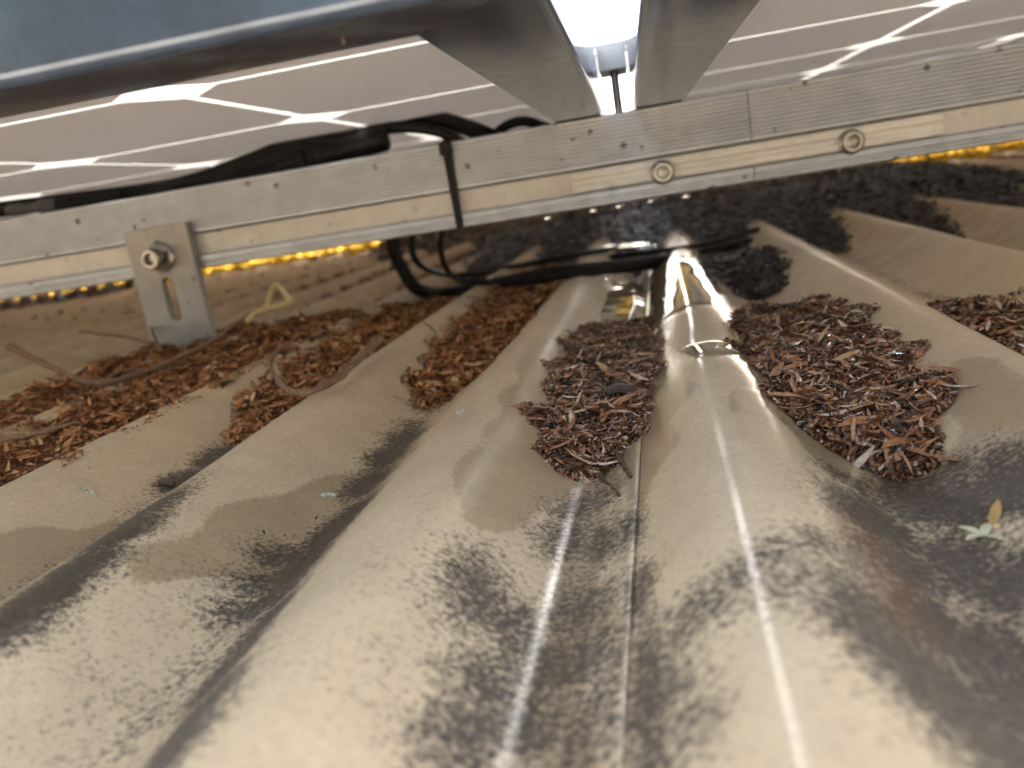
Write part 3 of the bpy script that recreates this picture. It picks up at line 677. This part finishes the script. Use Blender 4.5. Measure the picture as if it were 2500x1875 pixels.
# ------------------------------------------------------------------ twigs, straw, small finds
def twig(name, pts, r0, r1, label, m='twig', n=40, knots=True, parent=None):
    P = spline(pts, n); m_ = len(P); rad = []
    for i in range(m_):
        t = i/(m_-1); r = r0 + (r1-r0)*t
        if knots: r *= 1 + 0.14*math.sin(i*1.7)+0.10*math.sin(i*0.61+1)
        rad.append(max(r, .25)); P[i] = P[i] + np.array([vnoise(i*3., 1, 7, 3.1), vnoise(i*3., 9, 7, 5.2), vnoise(i*3., 20, 7, 1.3)])*0.5
    o = MB().tube(P, rad, 8).build(name, M[m], parent, True)
    if label: tag(o, label, 'twig')
    return o
def hz(p, y): return pr(p, y)
def lv(p, z): return on_z(p, z)
t1 = empty('twig', (0, 0, 0)); tag(t1, 'long forked dry twig lying across the left litter to the bracket', 'twig')
twig('stem', [lv((20,845), 40), lv((120,893), 28), lv((235,937), 16), lv((330,915), 14), lv((420,880), 16), lv((520,832), 19), lv((560,800), 22), lv((612,768), 27)], 1.8, 1.2, None, parent=t1)
twig('side_twig', [lv((235,937), 16), lv((300,905), 15), lv((380,905), 13), lv((450,885), 13)], 1.0, .7, None, parent=t1)
t2 = empty('twig', (0, 0, 0)); tag(t2, 'thin upright twig leaning beside the bracket', 'twig')
twig('stem', [lv((395,860), 14), lv((375,815), 22), lv((352,740), 34), lv((345,700), 42)], 1.1, .6, None, parent=t2)
twig('side_twig', [lv((375,838), 18), lv((300,822), 24), lv((195,810), 30)], .9, .6, None, parent=t2)
twig('side_twig', [lv((378,835), 17), lv((360,880), 14), lv((330,900), 13)], .8, .6, None, parent=t2)
t3 = empty('twig', (0, 0, 0)); tag(t3, 'curved hook-shaped twig on the russet litter', 'twig')
twig('stem', [lv((925,828), 17), lv((870,880), 15), lv((820,925), 13.5), lv((760,955), 12.5), lv((710,955), 12), lv((672,920), 13), lv((660,880), 16), lv((690,840), 22)], 2.0, .8, None, parent=t3)
twig('side_twig', [lv((820,925), 13.5), lv((850,890), 15.5), lv((880,885), 16)], .9, .5, None, parent=t3)
twig('side_twig', [lv((662,895), 14), lv((650,915), 12.5), lv((630,925), 12)], .8, .5, None, parent=t3)
straw = twig('bent_straw', [lv((600,785), 24), lv((632,762), 28), lv((700,742), 34), lv((705,730), 36), lv((672,695), 42), lv((650,745), 33)], 1.9, 1.4, 'bent pale straw sticking up right of the bracket', 'straw', 30, False)
twig('twig', [on_roof((1465,1165), 1.2), on_roof((1495,1190), 1.0), on_roof((1515,1212), .9)], .55, .4, 'tiny twig at the tip of the middle heap', 'twig_dark', 14)
twig('twig', [on_roof((1505,1110), 3.0), on_roof((1525,1140), 1.6), on_roof((1543,1165), 1.0)], .9, .6, 'short wet twig at the right of the middle heap tip', 'twig_dark', 14)
twig('twig', [on_z((0,1075), 11), on_z((100,1055), 12), on_z((185,1032), 13)], 1.1, .7, 'straight dry twig on the litter at the left edge', 'twig', 18)
twig('twig', [on_roof((1000,775), 2), on_roof((1040,790), 2), on_roof((1068,815), 2)], .6, .4, 'fine curved twig above the russet litter left of the middle', 'twig', 14)
tag(MB().tube(spline([H_C.pose(np.array([x]), np.array([y]), 2, 2)[0][0] for x, y in ((-26, 283), (-22, 284), (-17, 285))], 8), [1.6, 2.0, 1.9, 2.1, 1.8, 1.9, 1.8, 2.0, 1.7][:9] if False else 1.9, 9).build('bark_piece', M['twig_dark'], None, True), 'short black bark stub on the middle heap', 'bark')

def blob(o, r, seed, nu=14, nv=10):
    b = MB(); vs = []; o = np.array(o)
    for j in range(nv+1):
        th_ = math.pi*j/nv
        for i in range(nu):
            ph = 2*math.pi*i/nu; d = np.array([math.sin(th_)*math.cos(ph), math.sin(th_)*math.sin(ph), math.cos(th_)])
            k = 1 + 0.22*mnoise.noise(Vector(d*2.3) + Vector((seed, 0, 0))) + 0.12*mnoise.noise(Vector(d*6) + Vector((0, seed, 0)))
            vs.append(o + d*np.array(r)*k)
    return b.add(vs, [(j*nu+i, j*nu+(i+1) % nu, (j+1)*nu+(i+1) % nu, (j+1)*nu+i) for j in range(nv) for i in range(nu)])
q = on_roof((405,1183), 1.5)
cc = empty('cocoon', q); cc.rotation_euler.z = R(-25)
blob((0, 0, 0.9), (4.0, 1.7, 1.5), 1.2, 18, 12).build('case', M['cocoon'], cc, True)
blob((3.6, 0.2, 0.6), (1.7, 1.3, 1.1), 4.2).build('end', M['cocoon'], cc, True)
MB().tube(spline([(-3.5, 0, .2), (-8, 1.0, .1), (-12, .4, .3)], 10), .3, 6).build('thread', M['twig'], cc, True)
tag(cc, 'small brown cocoon stuck in the stained valley at left', 'cocoon')
for p, rr, lb in (((220,1210), (2.8, 1.9, .8), 'pale lichen flake on the ridge flank left of the cocoon'), ((805,1218), (2.6, 2.0, .9), 'pale lichen flake on the second ridge from the left'), ((1125,1013), (2.0, 3.2, .7), 'pale lichen crust on the crest left of the middle heap')):
    q = on_roof(p); lf = empty('lichen_flake', q); tag(lf, lb, 'lichen', 'pale lichen flakes on the roof')
    for k in range(7):
        a = random.uniform(0, 6.28); d = random.uniform(.2, 1.0)
        xx, yy = rr[0]*d*math.cos(a), rr[1]*d*math.sin(a)
        blob((xx, yy, float(roof_z(q[0]+xx, q[1]+yy))-q[2]+1.0), (rr[0]*.4, rr[1]*.4, rr[2]*.7), random.uniform(0, 50), 8, 6).build('lobe', M['lichen'], lf, True)
# star-shaped calyx with a bud
q = on_roof((2400,1312)); fl = empty('star_calyx', q); tag(fl, 'pale green star-shaped calyx lying in the dark right valley', 'flower')
def petal(L, W_, ang, m, lift, name='petal', o=(0, 0, 0), parent=None):
    b = MB(); c, s = math.cos(ang), math.sin(ang); vs = []
    for i in range(7):
        t = i/6; wd = W_*math.sin(math.pi*min(1, .12+t*.88))**.8*.5; z = lift*t + .5 + .5*math.sin(t*3)
        for k, zz in ((-1, 0), (0, -.35), (1, 0), (0, .15)): vs.append((o[0]+t*L*c - k*wd*s, o[1]+t*L*s + k*wd*c, o[2]+z+zz))
    b.add(vs, [(i*4+k, i*4+(k+1) % 4, (i+1)*4+(k+1) % 4, (i+1)*4+k) for i in range(6) for k in range(4)])
    return b.build(name, M[m], parent, True)
for ang in (2.35, 3.75, 5.25, 1.0): petal(5.0, 2.1, ang, 'flower', .6, parent=fl)
petal(7.0, 2.2, 1.05, 'bud', 3.4, 'bud', (2.6, 2.4, .4), fl)
blob((3.6, 1.5, 1.0), (1.3, 1.1, .9), 3.3).build('seed_capsule', M['straw'], fl, True)

# ------------------------------------------------------------------ water
def drop(p, r, label, world=None):
    o = blob(world if world is not None else p, (r, r, r*1.12), 9.0, 14, 10).build('water_drop', M['water'], None, True)
    return tag(o, label, 'water drop', 'water drops')
for k, (p, r) in enumerate((((1340,545), 2.6), ((1450,526), 2.4), ((1512,512), 2.2), ((1590,505), 2.0), ((1676,489), 2.4))):
    q = on_rail(p, YR+6); q = to_world(q[0], YR+6, ZB-r*0.8)
    drop(None, r, 'water drop hanging from the rail underside, %s of the five' % ('leftmost', 'second', 'middle', 'fourth', 'rightmost')[k], q)
for p, y, r, lb in (((1481,679), 470, 1.1, 'falling water drop over the dark hollow behind the middle heap'), ((1621,729), 430, .9, 'water drop over the glossy wet top of the middle ridge'), ((1667,628), 470, .9, 'water drop falling right of the gap light'), ((1654,776), 400, .9, 'water drop just above the middle ridge crest')):
    drop(None, r, lb, to_world(*on_rail(p, y)))
def film(name, outline_px, thick, label, step=1.5, bulge=1.0):
    """A skin of water over the roof inside an outline: thickest in the middle, running out to nothing."""
    pts = np.array([on_roof(p)[:2] for p in outline_px])
    x0, y0 = pts.min(0)-2; x1, y1 = pts.max(0)+2
    xs = np.arange(x0, x1, step); ys = np.arange(y0, y1, step*1.4); X, Y = np.meshgrid(xs, ys)
    def inside(px_, py_):
        c = np.zeros(px_.shape, bool); j = len(pts)-1
        for i in range(len(pts)):
            a, b = pts[i], pts[j]
            hit = ((a[1] > py_) != (b[1] > py_)) & (px_ < (b[0]-a[0])*(py_-a[1])/(b[1]-a[1]+1e-9)+a[0]); c ^= hit; j = i
        return c
    d = np.full(X.shape, 1e9)
    for i in range(len(pts)):
        a, b = pts[i], pts[(i+1) % len(pts)]; ab = b-a; L2 = ab @ ab
        t = np.clip(((X-a[0])*ab[0]+(Y-a[1])*ab[1])/L2, 0, 1); d = np.minimum(d, np.hypot(X-a[0]-t*ab[0], Y-a[1]-t*ab[1]))
    d = np.where(inside(X, Y), d, -d)
    h = thick*np.sqrt(np.clip(d/6.0, 0, 1)) * (1+0.06*np.sin(Y/9.0+X/11)) - np.where(d < 0, 0.6, 0)
    Zt = roof_z(X, Y)+0.05+h*bulge; Zb_ = roof_z(X, Y)-0.9
    n = X.size; i = np.arange(n).reshape(X.shape)
    keep = (d > -2.0); kq = (keep[:-1,:-1] & keep[:-1,1:] & keep[1:,1:] & keep[1:,:-1]).ravel()
    qd = np.stack([i[:-1,:-1], i[:-1,1:], i[1:,1:], i[1:,:-1]], -1).reshape(-1, 4)[kq]
    me = bpy.data.meshes.new(name); me.from_pydata(np.stack([X, Y, Zt], -1).reshape(-1, 3)*MM, [], qd.tolist())
    me.polygons.foreach_set('use_smooth', [True]*len(me.polygons))
    me.materials.append(M['water']); o = bpy.data.objects.new(name, me); col.objects.link(o)
    return tag(o, label, 'water', kind='structure')

film('water_film', [(1560,690),(1600,640),(1660,632),(1730,660),(1770,720),(1740,745),(1660,760),(1610,790),(1575,800)], 0.5, 'glossy water skin running over the top of the middle ridge')
film('water_film', [(1650,858),(1700,838),(1760,832),(1810,850),(1815,868),(1760,868),(1700,876)], 0.9, 'curved ripple of water across the middle ridge')

# ------------------------------------------------------------------ trees round the house (out of view; those ahead and left added to block low sky)
M['bark'] = plain('grey_brown_bark', (0.16, 0.12, 0.09), 0.85, 0.0, 0.5, 6, 0.6)
M['foliage'] = make_leaf_mat('olive_foliage', [(0.0, (0.035, 0.045, 0.012)), (0.5, (0.075, 0.085, 0.020)), (1.0, (0.16, 0.14, 0.035))], 0.6)
tree_meshes = None
def tree(x, y, h, rz, label):
    global tree_meshes
    root = empty('offscreen_tree', (x, y, -3200), rz); tag(root, label, 'tree', 'trees round the house')
    if tree_meshes is None:
        tb = MB(); limbs = []
        tb.tube(spline([(0, 0, 0), (120, 60, 1200), (40, -80, 2400), (160, 40, 3600)], 20), list(np.linspace(190, 90, 22))[:len(spline([(0,0,0),(1,1,1),(2,2,2),(3,3,3)], 20))], 10)
        tr = tb.build('trunk', M['bark'], root, True)
        lb = []
        for k in range(9):
            a = k*2.4; z0 = 2000+k*180; e = (1500*math.cos(a), 1500*math.sin(a), z0+1200+200*(k % 3))
            l_ = MB().tube(spline([(100, 0, z0), (e[0]*.5, e[1]*.5, z0+500), e], 10), [60, 56, 50, 44, 38, 34, 30, 26, 22, 18, 15][:len(spline([(0,0,0),(1,1,1),(2,2,2)], 10))], 7).build('limb', M['bark'], root, True)
            lb.append(l_.data)
        ctr = rng.normal(0, 1, (46, 3)); ctr /= np.linalg.norm(ctr, axis=1)[:, None]
        ctr = ctr * rng.uniform(.45, 1, (46, 1)) * np.array([1900, 1900, 1500]) + np.array([0, 0, 4100])
        n = 9000; pos = ctr[rng.integers(0, 46, n)] + rng.normal(0, 260, (n, 3))
        V, _ = leaf_arrays(pos, np.zeros((n, 2)), rng.uniform(0, 6.28, n), rng.normal(-.5, .6, n), rng.normal(0, .8, n), rng.uniform(110, 220, n), rng.uniform(35, 70, n), rng.normal(0, .3, n), rng.uniform(0, .4, n), None)
        cr = build_litter('crown', V, tints(n), M['foliage']); cr.parent = root
        tree_meshes = (tr.data, lb, cr.data)
    else:
        for nm, me in [('trunk', tree_meshes[0])] + [('limb', m_) for m_ in tree_meshes[1]] + [('crown', tree_meshes[2])]:
            o = bpy.data.objects.new(nm, me); col.objects.link(o); o.parent = root
    root.scale = (h, h, h)
for k, (x, y, h) in enumerate(((-6500, 8200, 1.0), (-3000, 7600, .9), (-12000, 9200, 1.05), (4200, 8600, .95), (-9500, 5500, 1.1), (-3800, -7500, 1.0), (2600, -8600, 1.1))):
    tree(x, y, h, k*1.3, 'leafy garden tree %s' % ('added far left beyond the roof edge as a sky screen', 'added left of centre beyond the roof edge as a sky screen', 'added farthest out to the left beyond the roof edge as a sky screen', 'added right beyond the roof edge as a sky screen', 'added out to the left side of the house as a sky screen', 'behind the near edge, mirrored in the panel frame', 'behind the near edge to the right')[k])

def puddle(outline, z, label, amp=0.5):
    pts = np.array([on_z(p, z)[:2] for p in outline]); x0, y0 = pts.min(0); x1, y1 = pts.max(0)
    xs = np.linspace(x0, x1, 70); ys = np.linspace(y0, y1, 90); X, Y = np.meshgrid(xs, ys); d = poly_dist(pts, X, Y)
    Z = z + amp*np.sin(Y/13.0+np.sin(X/22.0)*1.3)*np.sin(X/31.0+1) + 0.35*amp*np.sin(Y/5.1+X/9.0) - np.clip(4-d, 0, 6)*0.5
    i = np.arange(X.size).reshape(X.shape); keep = d > -3
    kq = (keep[:-1,:-1] & keep[:-1,1:] & keep[1:,1:] & keep[1:,:-1]).ravel()
    qd = np.stack([i[:-1,:-1], i[:-1,1:], i[1:,1:], i[1:,:-1]], -1).reshape(-1, 4)[kq]
    me = bpy.data.meshes.new('puddle'); me.from_pydata(np.stack([X, Y, Z], -1).reshape(-1, 3)*MM, [], qd.tolist())
    me.polygons.foreach_set('use_smooth', [True]*len(me.polygons)); me.materials.append(M['water'])
    o = bpy.data.objects.new('puddle', me); col.objects.link(o); return tag(o, label, 'puddle', kind='structure')
H_D3 = Heap(-60, 390, [(1200, -10), (1270, 16), (1330, 27), (1440, 29), (1500, 8)], 0.0, 2.2, 2.2)
make_heap('litter_bank', H_D3, 7000, M['litter_brown'], 'dark litter bank far back in the middle that shuts out the daylight', (10, 24), (2, 5), 0.0, 2.2, 0.4)
H_D4 = Heap(-1160, 170, [(1330, -10), (1390, 10), (1440, 17), (1500, 8)], 0.0, 4.2, 4.5)
make_heap('litter_bank', H_D4, 1500, M['litter_brown'], 'ragged litter bank far back at the left', (14, 34), (2, 4), 0.0, 1.6, 0.7)
puddle([(1440,606),(1490,597),(1545,592),(1590,591),(1600,595),(1560,600),(1500,606),(1455,611)], 12.0, 'dark rippled puddle on the soaked litter behind the rail')
# loose chips washed down in front of the heaps
n_ = 420; cx_ = rng.choice([valley(0), valley(1), valley(-1), valley(-2), valley(-3)], n_) + rng.normal(0, 11, n_); cy_ = rng.uniform(150, 420, n_)
pc = np.stack([cx_, cy_, roof_z(cx_, cy_) + 1.5], -1); e_ = 1.0
ng = np.stack([(roof_z(cx_+e_, cy_)-roof_z(cx_-e_, cy_))/(2*e_), (roof_z(cx_, cy_+e_)-roof_z(cx_, cy_-e_))/(2*e_)], -1)
Vc, _ = leaf_arrays(pc, ng, rng.uniform(0, 6.28, n_), rng.normal(0, .05, n_), rng.normal(0, .15, n_), rng.uniform(.7, 2.6, n_)*rng.choice([.6, 1, 1.6], n_, p=[.6, .3, .1]), rng.uniform(.4, 1.0, n_), rng.normal(0, .2, n_), rng.uniform(0, .3, n_), None)
tag(build_litter('loose_chips', Vc, tints(n_, 0, .8), M['litter_brown']), 'fine crumbs of leaf strewn over the roof around the heaps', 'leaf litter', kind='stuff')
puddle([(1400,705),(1440,690),(1520,680),(1560,690),(1570,740),(1550,790),(1460,785),(1410,750)], -1.5, 'dark water standing in the hollow behind the middle heap', 0.3)

q = on_z((838,98), ZT-1.5); tag(blob(q, (.5, .5, .9), 6.6, 10, 8).build('dirt_crumb', M['cocoon'], None, True), 'tiny dark crumb hanging under the near panel frame', 'crumb')
